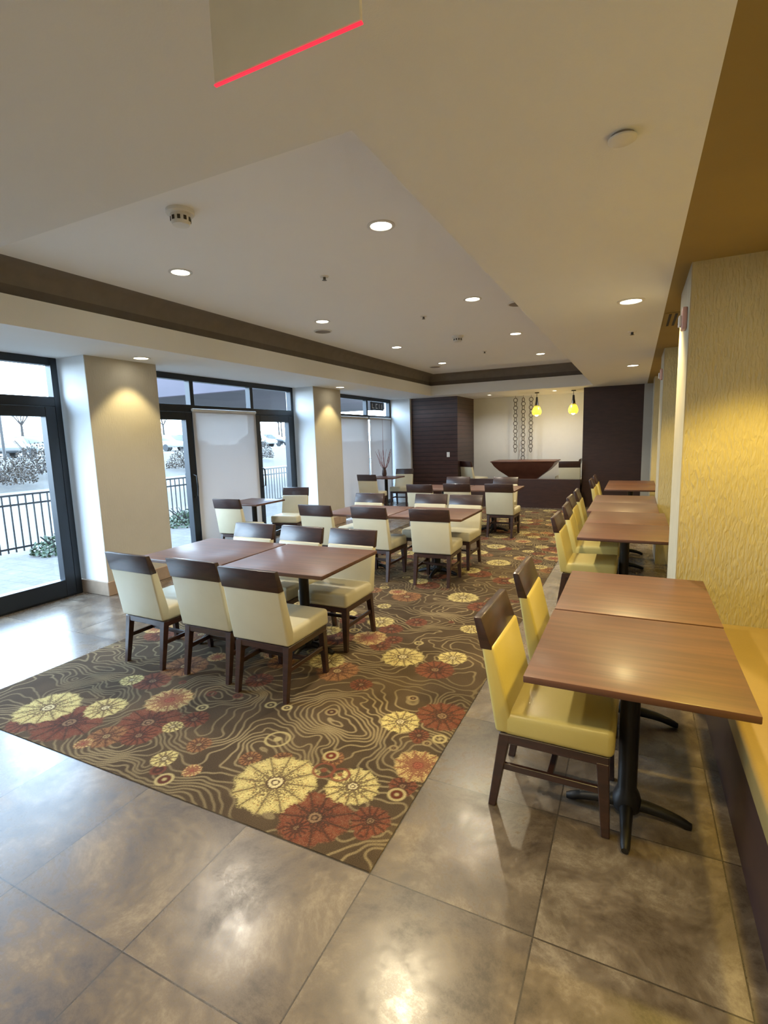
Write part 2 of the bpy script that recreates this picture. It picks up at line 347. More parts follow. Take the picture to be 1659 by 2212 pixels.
# ------------------------------------------------------------------ carpet
def carpet():
    xs=np.linspace(-3.90,-.858,620)
    ys=np.concatenate([np.linspace(1.528,5.2,760),np.linspace(5.213,11.5,500)])
    X,Y=np.meshgrid(xs,ys)
    rng=np.random.default_rng(3)
    def vn(x,y,cell,seed):
        r=np.random.default_rng(seed).random((64,64)); u=(x+10)/cell; v=(y+10)/cell
        iu=np.floor(u).astype(int); iv=np.floor(v).astype(int); fu=u-iu; fv=v-iv
        fu=fu**3*(fu*(fu*6-15)+10); fv=fv**3*(fv*(fv*6-15)+10)
        g=lambda a,b: r[a%64,b%64]
        return (g(iu,iv)*(1-fu)+g(iu+1,iv)*fu)*(1-fv)+(g(iu,iv+1)*(1-fu)+g(iu+1,iv+1)*fu)*fv
    wx=X+.11*(vn(X,Y,.17,11)-.5)+.04*(vn(X,Y,.07,15)-.5); wy=Y+.11*(vn(X,Y,.17,13)-.5)+.04*(vn(X,Y,.07,16)-.5)
    n=np.zeros_like(X)
    for k in range(14):
        lam=rng.uniform(.42,.95); a=rng.uniform(0,2*PI); ph=rng.uniform(0,2*PI)
        n+=np.cos((wx*math.cos(a)+wy*math.sin(a))*2*PI/lam+ph)*lam
    n/=n.std()
    K=2.5
    gy,gx=np.gradient(n,ys,xs); gm=np.maximum(np.sqrt(gx**2+gy**2),3.2)
    fr=np.abs((n*K)%1-.5); dist=(.5-fr)/(K*gm)
    line=np.clip((.0084-dist)/.0055,0,1)[...,None]*(.6+.4*vn(X,Y,.3,31)[...,None])
    tone=vn(X,Y,.3,21)[...,None]; tone2=vn(X,Y,.13,23)[...,None]
    base=np.array([.052,.034,.019])*(.7+.4*tone+.35*tone2)
    lc=np.array([.200,.150,.080])*(.65+.6*vn(X,Y,.5,22)[...,None])
    col=base*(1-line)+lc*line
    spk=rng.random(X.shape)
    def flower(cx,cy,R,kind,seed):
        nonlocal col
        R*=1.06
        m=(np.abs(X-cx)<R*1.2)&(np.abs(Y-cy)<R*1.2)
        if not m.any(): return
        x=X[m]-cx; y=Y[m]-cy; r=np.hypot(x,y)/R; th=np.arctan2(y,x)+seed
        npet=11+int(seed*7)%4
        edge=1+.045*np.cos(npet*th)+.03*np.sin(3*th+seed)
        s=spk[m]
        q=r/edge
        body=np.clip((1-q-.10*s)/.05,0,1)*.94
        ln=np.abs(((th*npet/(2*PI))%1)-.5)*2
        dl=(1-ln)*(2*PI/npet)*.5*r*R
        ray=(dl<.0042)&(q<.93)&(q>.2)
        if kind=='c': a=np.array([.46,.375,.15]); dk=np.array([.07,.042,.024]); ctr=np.array([.48,.40,.22])
        elif kind=='m': a=np.array([.40,.28,.115]); dk=np.array([.15,.042,.028]); ctr=np.array([.22,.065,.04])
        elif kind=='o': a=np.array([.19,.085,.038]); dk=np.array([.055,.026,.017]); ctr=np.array([.27,.19,.09])
        else: a=np.array([.122,.036,.020]); dk=np.array([.040,.021,.015]); ctr=np.array([.17,.10,.055])
        c=np.tile(a,(x.size,1))
        c*=(.90+.14*np.cos(ln*PI))[:,None]
        darkp=np.clip(1.1-q*1.4,0,1) if kind!='m' else np.clip(1.7-q*1.9,0,1)
        dm=(s<darkp)&(q<.9)
        c[dm]=dk*.85+.15*a
        if kind=='r':
            tip=(q>.5)&(s<.25); c[tip]=np.array([.16,.068,.038])
        else:
            tip=(q>.45)&(s>.92); c[tip]=np.array([.25,.14,.05])
        c[ray]=dk*.85+a*.15
        c[(q<.22)]=dk; c[(q<.17)]=ctr; c[(q<.10)&(q>.06)]=dk
        c*= (.82+.36*s)[:,None]
        col[m]=col[m]*(1-body[:,None])+c*body[:,None]
    def ringf(cx,cy,R,colr,fill=None):
        nonlocal col
        m=(np.abs(X-cx)<R+.03)&(np.abs(Y-cy)<R+.03)
        if not m.any(): return
        r=np.hypot(X[m]-cx,Y[m]-cy); cc=col[m]
        if fill is not None:
            b=np.clip((R-r)/.008,0,1)[...,None]; cc=cc*(1-b)+np.array(fill)*b
        b=np.clip((.010-np.abs(r-R*.9))/.006,0,1)[...,None]*.9; cc=cc*(1-b)+np.array(colr)*b
        b=np.clip((R*.35-r)/.008,0,1)[...,None]*.9; cc=cc*(1-b)+np.array(colr)*b
        col[m]=cc
    rg=random.Random(5)
    for k in range(60):
        ringf(rg.uniform(-3.85,-.9),rg.uniform(1.58,6.5),rg.choice((.022,.03,.038)),rg.choice(((.22,.16,.08),(.11,.036,.022))),rg.choice((None,(.045,.021,.014))))
    reds=[(150,1562,.20),(320,1562,.19),(60,1560,.12),(230,1592,.11),(420,1555,.09),(330,1472,.13),(680,1768,.165),(610,1640,.055),(955,1548,.155),(940,1448,.14),(1040,1312,.14),(400,1440,.17),(800,1775,.09),(905,1590,.06),(850,1383,.08),(720,1640,.06),(300,1590,.1),(1090,1255,.14),(560,1470,.10),(430,1610,.07),(640,1790,.06),(900,1345,.10),(880,1290,.10),(540,1640,.06),(780,1480,.08),(870,1700,.07)]
    for i,(px,py,R) in enumerate(reds):
        x,y=floor_point(px,py); flower(x,y,R,'o' if i%4==3 else 'r',i*1.3+.2)
    cr=[(105,1530,.19,'c'),(228,1530,.125,'c'),(367,1513,.15,'m'),(373,1571,.06,'c'),(355,1640,.07,'c'),(415,1666,.05,'m'),(285,1470,.08,'c'),(180,1608,.05,'m'),(595,1692,.205,'c'),(762,1700,.13,'c'),(903,1655,.125,'m'),(865,1560,.115,'c'),(870,1420,.16,'c'),(978,1422,.11,'c'),(1000,1291,.16,'c'),(1018,1360,.095,'c'),(1077,1216,.155,'c'),(1130,1170,.12,'m'),(830,1310,.07,'c'),(470,1420,.08,'m')]
    pts=[]
    for i,(px,py,R,k) in enumerate(cr):
        x,y=floor_point(px,py); flower(x,y,R,k,i*.9+.4); pts.append((x,y))
    for (px,py,R,f) in [(600,1598,.075,None),(437,1530,.035,None),(355,1685,.045,(.07,.022,.014)),(585,1524,.035,None),(857,1718,.042,(.08,.022,.012)),(950,1598,.038,None),(945,1265,.05,None),(715,1634,.04,(.10,.022,.013)),(620,1530,.03,None),(830,1270,.05,None),(905,1390,.035,None)]:
        x,y=floor_point(px,py); ringf(x,y,R,(.34,.27,.125),f)
    for (px,py,R) in [(700,1665,.06),(735,1675,.05)]:
        x,y=floor_point(px,py); ringf(x,y,R,(.14,.042,.025),None)
    far=[]
    for k in range(1200):
        x=rg.uniform(-3.9,-.9); y=rg.uniform(3.0,11.4)
        if y<5.4 and x>-1.9: continue
        if any(math.hypot(x-a,y-b)<.34 for a,b in far) or any(math.hypot(x-a,y-b)<.40 for a,b in pts): continue
        far.append((x,y))
    for i,(x,y) in enumerate(far):
        if i%5==0: continue
        flower(x+.16,y-.12,rg.uniform(.08,.16),'o' if i%4==1 else 'r',i*.7)
        flower(x,y,rg.uniform(.08,.15),'c' if i%3 else 'm',i*1.1)
        ringf(x-.2,y+.1,.045,(.30,.22,.08))
    Z=np.full(X.shape,.004)
    nv=X.size; ny,nx=X.shape
    co=np.stack([X,Y,Z],-1).reshape(-1,3).astype(np.float32)
    idx=np.arange(nv).reshape(ny,nx)
    q=np.stack([idx[:-1,:-1],idx[:-1,1:],idx[1:,1:],idx[1:,:-1]],-1).reshape(-1,4).astype(np.int32)
    me=bpy.data.meshes.new('carpet'); me.vertices.add(nv); me.vertices.foreach_set('co',co.ravel())
    me.loops.add(q.size); me.loops.foreach_set('vertex_index',q.ravel())
    me.polygons.add(len(q)); me.polygons.foreach_set('loop_start',np.arange(0,q.size,4,dtype=np.int32))
    try: me.polygons.foreach_set('loop_total',np.full(len(q),4,dtype=np.int32))
    except Exception: pass
    me.update(calc_edges=True)
    at=me.color_attributes.new('pattern','FLOAT_COLOR','POINT')
    rgba=np.concatenate([col.reshape(-1,3),np.ones((nv,1))],1).astype(np.float32)
    at.data.foreach_set('color',rgba.ravel())
    m,nt,b=nodes('carpet_pile')
    ca=nt.nodes.new('ShaderNodeVertexColor'); ca.layer_name='pattern'
    nz=nt.nodes.new('ShaderNodeTexNoise'); nz.inputs['Scale'].default_value=260; nz.inputs['Detail'].default_value=2
    g=nt.nodes.new('ShaderNodeNewGeometry'); link(nt,g.outputs['Position'],nz.inputs['Vector'])
    mr=nt.nodes.new('ShaderNodeMapRange'); link(nt,nz.outputs[0],mr.inputs[0]); mr.inputs[1].default_value=.25; mr.inputs[2].default_value=.75; mr.inputs[3].default_value=.5; mr.inputs[4].default_value=1.5
    mx=nt.nodes.new('ShaderNodeMix'); mx.data_type='RGBA'; mx.blend_type='MULTIPLY'; mx.inputs[0].default_value=1
    link(nt,ca.outputs[0],mx.inputs[6]); link(nt,mr.outputs[0],mx.inputs[7]); link(nt,mx.outputs[2],b.inputs['Base Color'])
    b.inputs['Roughness'].default_value=1; b.inputs['Specular IOR Level'].default_value=.1
    bp=nt.nodes.new('ShaderNodeBump'); bp.inputs['Strength'].default_value=.3; bp.inputs['Distance'].default_value=.004
    link(nt,nz.outputs[0],bp.inputs['Height']); link(nt,bp.outputs[0],b.inputs['Normal'])
    me.materials.append(m)
    o=bpy.data.objects.new('carpet',me); C.objects.link(o)
    tag(o,'brown carpet with contour lines and cream and rust flowers, inlaid in the tile floor','carpet')
carpet()
# ------------------------------------------------------------------ chairs
def make_chair(label,group,lea):
    t=thing('dining_chair',label,'chair',(0,0,0),0,group)
    w=.225
    MB().hexa([(-w,-.20,.36),(w,-.20,.36),(w+.005,.25,.36),(-w-.005,.25,.36),(-w,-.20,.465),(w,-.20,.465),(w+.003,.25,.478),(-w-.003,.25,.478)]).build('seat',lea,t,bevel=.028,seg=4)
    MB().box(-.215,.215,-.21,.232,.318,.362).build('seat_frame',M['chair_wood'],t,bevel=.004,seg=1)
    MB().hexa([(-w,-.225,.37),(w,-.225,.37),(w,-.14,.37),(-w,-.14,.37),(-w,-.288,.752),(w,-.288,.752),(w,-.232,.752),(-w,-.232,.752)]).build('backrest',lea,t,bevel=.014,seg=3)
    MB().hexa([(-w-.002,-.291,.738),(w+.002,-.291,.738),(w+.002,-.238,.738),(-w-.002,-.238,.738),(-w-.002,-.322,.878),(w+.002,-.322,.878),(w+.002,-.287,.878),(-w-.002,-.287,.878)]).build('top_rail',M['chair_wood'],t,bevel=.006,seg=2)
    for s in (-1,1):
        MB().taper((s*.196,.226,0),(s*.192,.207,.33),.0165,.024).build('leg',M['chair_wood'],t,bevel=.003,seg=1)
        MB().taper((s*.196,-.245,0),(s*.192,-.187,.36),.0165,.024).build('leg',M['chair_wood'],t,bevel=.003,seg=1)
        MB().box(s*.195-.009,s*.195+.009,-.215,.215,.185,.215).build('stretcher',M['chair_wood'],t,bevel=.002,seg=1)
    MB().box(-.19,.19,-.012,.012,.187,.213).build('stretcher',M['chair_wood'],t,bevel=.002,seg=1)
    return t
protos={}
def chair(x,y,rz,label,group,z=0,lea='leather'):
    if lea not in protos:
        p=make_chair(label,group,M[lea]); protos[lea]=p; p.location=(x,y,z); p.rotation_euler=(0,0,rz); return p
    return dup(protos[lea],(x,y,z),rz,label,group)
GA='chairs around the front pair of tables'; GB='chairs around the middle pair of tables'; GC='chairs around the far pair of tables'
GR='chairs in the row facing the wall bench'; GW='chairs at the window tables'; GE='chairs on the raised alcove floor'
c='cream chair '
chair(-3.27,2.735,-.03,c+'back to camera at the front tables, nearest the glass door',GA)
chair(-2.66,2.75,.0,c+'back to camera, middle of three on near side of front tables',GA)
chair(-2.13,2.69,.0,c+'back to camera, right of three on near side of front tables',GA)
chair(-3.24,3.50,PI+.02,c+'facing camera across the front tables, on the window side',GA)
chair(-2.70,3.49,PI-.02,c+'facing camera across the front tables, middle of three',GA)
chair(-2.17,3.50,PI,c+'facing camera at the front tables with its seat exposed',GA)
chair(-3.45,5.42,0,c+'back to camera, window-side end of the middle tables',GB)
chair(-2.71,5.41,-.02,c+'back to camera, centre of the near side of the middle tables',GB)
chair(-1.99,5.41,.04,c+'back to camera, aisle end of near side of the middle tables',GB)
chair(-3.38,6.14,PI,c+'facing camera, window side of far edge of the middle tables',GB)
chair(-2.47,6.22,PI+.03,c+'facing camera, middle of the far edge of the middle tables',GB)
chair(-1.99,6.20,PI-.03,c+'facing camera, aisle end of far edge of the middle tables',GB)
chair(-3.18,8.10,0,c+'back to camera, window side of the far tables',GC)
chair(-2.62,8.32,.03,c+'back to camera, middle of the near side of the far tables',GC)
chair(-1.92,8.36,-.03,c+'back to camera, standing at the aisle end of the far tables',GC)
chair(-3.02,9.10,PI,c+'facing camera, window side of far edge of the far tables',GC)
chair(-2.12,9.12,PI,c+'facing camera, aisle end of far edge of the far tables',GC)
chair(-5.10,5.68,.06,c+'back to camera at the window table before the white shade',GW)
chair(-5.02,6.74,PI+.22,c+'turned to camera at the window table by the second column',GW)
chair(-5.22,10.10,0,c+'back to camera at the far window table with red branches',GW)
chair(-5.12,11.42,PI+.1,c+'facing camera at far window table beside the shiplap panel',GW)
rr=-PI/2
ords=['nearest to camera','second from camera','third from camera, just past the golden pier','fourth from camera','fifth from camera','sixth from camera','seventh from camera','farthest, near the dark panel']
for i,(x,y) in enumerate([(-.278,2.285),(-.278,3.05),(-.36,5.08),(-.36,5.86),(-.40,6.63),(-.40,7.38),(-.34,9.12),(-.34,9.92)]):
    chair(x,y,rr+(.02 if i%2 else -.01),'gold-lit cream chair facing the bench, '+ords[i],GR,0,'leather_gold_lit')
chair(-1.46,13.02,PI/2,'cream chair turned to the right end of the copper table',GE,.15)
chair(-1.29,12.2,0,'cream chair behind the low dark wall, against the dark right panel',GE,.15)
chair(-3.58,12.45,-.6,'cream chair left of the copper table in the alcove',GE,.15)
# ------------------------------------------------------------------ tables
def make_table(w,d,label,group):
    t=thing('dining_table',label,'table',(0,0,0),0,group)
    MB().box(-w/2,w/2,-d/2,d/2,.722,.75).build('tabletop',M['table_wood'],t,bevel=.004,seg=2)
    MB().box(-.2,.2,-.03,.03,.708,.722).box(-.03,.03,-.2,.2,.7075,.7215).build('top_bracket',M['black_metal'],t)
    MB().lathe([(0,.71),(.05,.71),(.039,.69),(.038,.13),(.052,.10),(.060,.07),(.055,.035),(0,.035)],20).build('column',M['black_metal'],t,smooth=True)
    for k in range(4):
        a=k*PI/2; cs,sn=math.cos(a),math.sin(a)
        pa=[(r*cs,r*sn,z) for r,z in ((.03,.056),(.08,.055),(.13,.048),(.17,.039),(.20,.030),(.222,.022),(.233,.0175),(.246,.016))]
        MB().tube(pa,[.028,.026,.023,.021,.020,.019,.017,.014],10).build('foot',M['black_metal'],t,smooth=True)
    return t
tA=None
def table_mid(x,y,rz,label,group):
    global tA
    if tA is None:
        tA=make_table(.88,.84,label,group); tA.location=(x,y,0); tA.rotation_euler=(0,0,rz); return tA
    return dup(tA,(x,y,0),rz,label,group)
GT='square dining tables in the middle of the room'
table_mid(-3.19,3.19,0,'dark wood table of the front pair, on the window side',GT)
table_mid(-2.29,3.20,.012,'dark wood table of the front pair, on the aisle side',GT)
table_mid(-3.01,5.71,0,'dark wood table of the middle pair, on the window side',GT)
table_mid(-2.11,5.72,-.01,'dark wood table of the middle pair, on the aisle side',GT)
table_mid(-3.06,8.68,0,'dark wood table of the far pair, on the window side',GT)
table_mid(-2.16,8.68,.01,'dark wood table of the far pair, on the aisle side',GT)
tR=make_table(.74,.81,'brown wood table along the bench, nearest to camera','dining tables along the wall bench')
tR.location=(.02,2.26,0)
GTR='dining tables along the wall bench'
for i,(x,y) in enumerate([(.022,3.085),(-.06,5.06),(-.06,5.88),(-.11,6.70),(-.11,7.52),(-.05,9.12),(-.05,9.94)]):
    dup(tR,(x,y,0),0,['brown wood table pushed against the nearest bench table','brown wood table by the bench, first past the golden pier','brown wood table by the bench, second past the golden pier','brown wood table by the bench, third past the golden pier','brown wood table by the bench, fourth past the golden pier','brown wood table by the bench, second from the dark end panel','brown wood table by the bench, closest to the dark end panel'][i],GTR)
tW=make_table(.66,.68,'small dark table at the window before the white shade','small window tables'); tW.location=(-5.24,6.14,0)
dup(tW,(-5.22,10.78,0),0,'small dark table at the far window, carrying the vase of red branches','small window tables')
# benches
def bench(y0,y1,label):
    t=thing('wall_bench',label,'bench',(.42,y0,0),0,'upholstered benches along the right wall')
    L=y1-y0
    MB().box(0,.575,0,L,0,.355).build('bench_base',M['dark_wood'],t)
    MB().box(-.01,.575,0,L,.357,.47).build('seat_cushion',M['bench'],t,bevel=.02,seg=3)
    MB().hexa([(.50,0,.472),(.575,0,.472),(.575,L,.472),(.50,L,.472),(.545,0,.92),(.575,0,.92),(.575,L,.92),(.545,L,.92)]).build('back_cushion',M['bench'],t,bevel=.008,seg=2)
bench(.3,3.595,'golden vinyl wall bench on a dark base beside the nearest table')
bench(4.405,7.055,'golden wall bench just past the golden pier')
bench(7.905,10.595,'golden wall bench toward the dark end panel')
# ------------------------------------------------------------------ ceiling fittings
def spot(parent,power,color,angle,blend=.6,size=.04,dz=-.03,tilt=(0,0,0)):
    l=bpy.data.lights.new('downlight_lamp','SPOT'); l.energy=power; l.color=color; l.spot_size=math.radians(angle); l.spot_blend=blend; l.shadow_soft_size=size
    o=bpy.data.objects.new('downlight_lamp',l); C.objects.link(o); o.parent=parent; o.location=(0,0,dz); o.rotation_euler=tilt
    return o
def downlight(x,y,z,label,power,color=(1,.78,.46),angle=125,r=.075,group='recessed downlights',blend=.5):
    t=thing('recessed_downlight',label,'ceiling light',(x,y,z),0,group)
    MB().lathe([(r,0),(r+.02,0),(r+.022,-.004),(r,-.007),(r-.004,-.003),(r,0)],28).build('trim_ring',M['white_plastic'],t,smooth=True)
    MB().lathe([(0,-.002),(r-.003,-.002),(r-.003,-.0005),(0,-.0005)],28).build('lens',M['lens'],t)
    spot(t,power,color,angle,blend)
oy=['nearest','second','third','farthest']
WARM=(1,.92,.78); GOLD=(1,.76,.34); LEMON=(1,.70,.12)
for i,y in enumerate((3.36,5.55,7.73,9.9)):
    downlight(-1.61,y,ZT,'recessed downlight in the ceiling tray, aisle-side row, %s'%oy[i],100,(1,.86,.57))
    downlight(-3.49,y,ZT,'recessed downlight in the ceiling tray, window-side row, %s'%oy[i],72,WARM)
downlight(-.07,4.39,ZS,'bright recessed downlight on the right ceiling strip, nearer one',105,GOLD)
downlight(-.08,8.6,ZS,'bright recessed downlight on the right ceiling strip, farther one',75,GOLD)
downlight(-.08,.25,ZS,'recessed downlight above the camera on the right strip',50,(1,.72,.22))
downlight(-1.75,.2,ZS,'recessed downlight above the front tile floor, middle',75,(1,.82,.50))
downlight(-1.2,-1.6,ZS,'added fill downlight behind the camera',100,(1,.97,.90))  # fill lamp added out of view to brighten the room
downlight(-3.6,.2,ZS,'recessed downlight above the front tile floor, window side',10,WARM)
downlight(-4.93,4.08,ZS,'recessed downlight on the window strip in front of the nearest column',36,(1,.79,.36),88,blend=.35)
downlight(-4.93,8.35,ZS,'recessed downlight on the window strip in front of the second column',36,(1,.79,.36),88,blend=.35)
downlight(.62,2.85,ZS,'recessed downlight on the gold ceiling washing the golden pier',105,LEMON,95,blend=.45)
downlight(.55,1.2,ZS,'recessed downlight on the gold ceiling above the bench',60,LEMON,115,blend=.5)
downlight(.55,6.2,ZS,'recessed downlight on the gold ceiling between the piers',55,LEMON,100)
downlight(.5,9.4,ZS,'recessed downlight on the gold ceiling beside the far bench',55,LEMON,100)
for i,x in enumerate((-3.2,-1.7)):
    downlight(x,12.42,ZS,'recessed downlight above the alcove, %s'%('toward the shiplap panel','between the amber pendant lamps')[i],48,(1,.96,.88),150,r=.05,group='alcove downlights',blend=1)
def smoke(x,y,label):
    t=thing('smoke_detector',label,'smoke detector',(x,y,ZT),0,'smoke detectors')
    MB().lathe([(0,0),(.085,0),(.085,-.018),(.078,-.026),(0,-.026)],28).build('mounting_base',M['white_plastic'],t,smooth=True)
    b=MB().lathe([(0,-.026),(.06,-.026),(.058,-.07),(.05,-.085),(0,-.088)],28).build('sensor_head',M['white_plastic'],t,smooth=True)
    for k in range(10):
        a=k*2*PI/10
        MB().box(-.009,.009,.052,.061,-.066,-.042).build('vent_slot',M['dark_slot'],b).rotation_euler=(0,0,a)
smoke(-2.59,2.53,'white smoke detector on the ceiling tray near the front corner')
smoke(-2.37,7.4,'white smoke detector on the ceiling tray toward the alcove')
def disc(name,x,y,z,r,m,label,cat,group=None):
    t=thing(name,label,cat,(x,y,z),0,group)
    MB().lathe([(0,-.012),(r*.86,-.012),(r*.86,0),(0,0)],28).build('cover',m,t,smooth=True)
    MB().lathe([(r*.87,0),(r*.87,-.013),(r,-.008),(r,0)],28).build('rim',M['white_plastic'],t,smooth=True)
t=thing('sprinkler_cover','round white sprinkler cover on the right ceiling strip near camera','sprinkler',(-.075,1.99,ZS))
MB().lathe([(0,-.018),(.039,-.018),(.044,-.015),(.044,-.010),(0,-.010)],28).build('cover_plate',M['white_plastic'],t,smooth=True)
MB().lathe([(0,-.010),(.036,-.010),(.036,0),(0,0)],28).build('recess_collar',M['grille'],t,smooth=True)
disc('ceiling_speaker',-3.79,6.03,ZT,.12,M['grille'],'round brown ceiling speaker on the window side of the tray','speaker','ceiling speakers')
disc('ceiling_speaker',-1.22,6.0,ZT,.12,M['grille'],'round brown ceiling speaker half hidden by the aisle edge of the tray','speaker','ceiling speakers')
disc('ceiling_speaker',-3.79,10.3,ZT,.12,M['grille'],'round brown ceiling speaker at the far end of the tray','speaker','ceiling speakers')
def sprinkler(x,y,z,label):
    t=thing('ceiling_sprinkler',label,'sprinkler',(x,y,z),0,'ceiling sprinklers')
    MB().lathe([(0,0),(.04,0),(.036,-.008),(0,-.008)],20).build('escutcheon',M['white_plastic'],t,smooth=True)
    MB().lathe([(0,-.008),(.012,-.008),(.012,-.03),(.022,-.033),(0,-.035)],14).build('deflector',M['ring'],t,smooth=True)
for x,y,z,l in [(-2.53,4.09,ZT,'small sprinkler in the middle of the ceiling tray, nearest'),(-2.34,5.99,ZT,'small sprinkler in the middle of the ceiling tray, second'),(-2.4,9.0,ZT,'small sprinkler in the middle of the ceiling tray, farthest'),(-.07,5.7,ZS,'small sprinkler on the right ceiling strip between its downlights')]:
    sprinkler(x,y,z,l)
# ceiling vent on gold ceiling
t=thing('ceiling_vent','louvred vent on the gold ceiling past the pier','vent',(.27,5.3,ZS))
MB().box(-.09,.09,-.3,.3,-.006,0).build('frame',M['gold_ceil'],t)
for k in range(3): MB().box(-.06+k*.045,-.04+k*.045,-.27,.27,-.009,-.005).build('slot',M['dark_slot'],t)
# exit sign
t=thing('exit_sign','exit sign seen from its blank back, glowing red along its lower edge','sign',(-.61,.876,ZS))
MB().box(-.165,.165,-.004,.004,-.248,-.02).build('panel',M['sign'],t,bevel=.002,seg=1)
MB().box(-.166,.166,-.0032,.0032,-.2506,-.2481).build('red_edge',M['red_glow'],t,label='red glowing edge')
MB().box(-.11,.11,-.03,.03,-.02,0).build('ceiling_mount',M['white_plastic'],t,bevel=.003,seg=1)
# fire strobes
def strobe(x,y,z,label):
    t=thing('alarm_strobe',label,'fire alarm',(x,y,z),0,'fire alarm strobes')
    MB().box(-.028,0,-.05,.05,-.065,.065).build('housing',M['pink_plastic'],t,bevel=.007,seg=2)
    MB().box(-.045,-.028,-.03,.03,-.045,.02).build('strobe_lens',M['white_plastic'],t,bevel=.006,seg=2)
strobe(.254,3.78,2.32,'red and white alarm strobe high on the near golden pier')
strobe(.264,7.3,2.32,'red and white alarm strobe high on the second pier')
# light switch
t=thing('light_switch','white light switch plate on the dark shiplap panel','switch',(-4.14,12.1,1.2))
MB().box(-.038,.038,-.008,0,-.06,.06).build('plate',M['white_plastic'],t,bevel=.003,seg=1)
MB().box(-.012,.012,-.014,-.008,-.025,.025).build('rocker',M['white_plastic'],t)
# ------------------------------------------------------------------ alcove
t=thing('copper_table','large communal table on a flared copper base in the alcove','table',(-2.40,12.78,.15))
MB().loft([(.24,.2,0),(.24,.2,.36),(.30,.21,.43),(.42,.26,.52),(.57,.33,.63),(.68,.39,.74),(.74,.42,.835)]).build('flared_base',M['copper'],t,smooth=True)
MB().box(-.76,.76,-.44,.44,.836,.862).build('tabletop',M['copper'],t,bevel=.006,seg=2)
for i,x in enumerate((-2.76,-2.565,-2.375)):
    t=thing('ring_chain','hanging chain of dark metal rings over the copper table, %s strand'%('left','middle','right')[i],'chain',(x,13.3,ZS),0,'hanging ring chains')
    n=(14,16,14)[i]; st=.096
    MB().tube([(0,0,0),(0,0,-.06)],.004,6).build('hook',M['ring'],t)
    for k in range(n):
        zc=-.06-st*(k+.5)
        R=.046 if (k+i)%2==0 else .028
        pts=[]
        for q in range(16):
            a=2*PI*q/16; pts.append((R*math.cos(a),0,zc+(st*.55)*math.sin(a)))
        MB().tube(pts,.009,6,closed=True).build('ring',M['ring'],t,smooth=True)
for i,x in enumerate((-2.12,-1.31)):
    t=thing('pendant_lamp','amber glass pendant lamp over the alcove, %s one'%('beside the chains','beside the dark right panel')[i],'lamp',(x,12.6,ZS),0,'amber pendant lamps')
    MB().lathe([(0,0),(.05,0),(.05,-.02),(0,-.02)],20).build('canopy',M['black_metal'],t)
    MB().tube([(0,0,-.02),(0,0,-.12)],.006,6).build('cord',M['black_metal'],t)
    MB().lathe([(0,-.10),(.022,-.11),(.028,-.2),(.045,-.30),(.06,-.32),(0,-.32)],20).build('neck',M['black_metal'],t,smooth=True)
    MB().lathe([(.045,-.30),(.085,-.36),(.11,-.43),(.105,-.48),(.08,-.52),(.074,-.52),(.098,-.475),(.102,-.43),(.078,-.36),(.04,-.305)],24).build('lamp_shade',M['amber'],t,smooth=True)
    MB().lathe([(0,-.40),(.03,-.42),(.052,-.47),(.045,-.52),(.02,-.545),(0,-.55)],18).build('bulb',M['bulb'],t,smooth=True)
    l=bpy.data.lights.new('pendant_bulb','POINT'); l.energy=6; l.color=(1,.7,.25); l.shadow_soft_size=.03
    o=bpy.data.objects.new('pendant_bulb',l); C.objects.link(o); o.parent=t; o.location=(0,0,-.62)
# vase and branches
t=thing('vase','slim dark vase on the far window table','vase',(-5.36,10.98,.75))
MB().lathe([(0,0),(.045,0),(.06,.05),(.05,.14),(.03,.19),(.036,.21),(.028,.21),(.022,.18),(0,.03)],20).build('vase_body',M['vase'],t,smooth=True)
t=thing('red_branches','tall dry red branches standing in the dark vase','branches',(-5.36,10.98,.79))
for k in range(16):
    a=random.uniform(0,2*PI); L=random.choice((.45,.5,.55,.6)) if k>0 else 1.3; sp=.2 if k>0 else .03
    pa=[(0,0,0)]
    for q in range(1,6):
        f=q/5; pa.append((sp*f*math.cos(a)+random.uniform(-.015,.015),sp*f*math.sin(a)*.6+random.uniform(-.015,.015),L*f))
    pa[1]=(pa[1][0]*.3,pa[1][1]*.3,pa[1][2])
    MB().tube(pa,[.005,.005,.005,.004,.0035,.0025],5).build('branch',M['twig'],t)
# ------------------------------------------------------------------ outside
def ground(name,x0,x1,z0,z1,m):
    struct(MB().hexa([(x0,-40,z0-.3),(x1,-40,z1-.3),(x1,120,z1-.3),(x0,120,z0-.3),(x0,-40,z0),(x1,-40,z1),(x1,120,z1),(x0,120,z0)]).build(name,m))
ground('ground_patio',-8.95,-5.8,-.02,-.02,M['paver'])
ground('ground_driveway',-22,-8.95,-.03,-.03,M['concrete'])
ground('ground_berm',-31,-22,1.02,-.03,M['berm'])
ground('ground_parking_lot',-130,-31,1.02,1.02,M['asphalt'])
t=thing('metal_fence','black metal picket fence along the patio edge','fence',(-8.75,0,-.02))
for k in range(10):
    y=-1+2.2*k+.35
    MB().box(-.03,.03,y-.03,y+.03,0,1.04).lathe([(0,1.09),(.025,1.07),(.035,1.04),(0,1.04)],8,(0,y,0)).build('post',M['black_metal'],t)
r_=MB()
for z in (.12,.80,.95): r_.box(-.014,.014,-.65,19.2,z-.016,z+.016)
r_.build('rail',M['black_metal'],t)
p_=MB(); y=-.6
while y<19.2: p_.box(-.009,.009,y-.009,y+.009,.05,.95); y+=.115
p_.build('picket_panel',M['black_metal'],t)
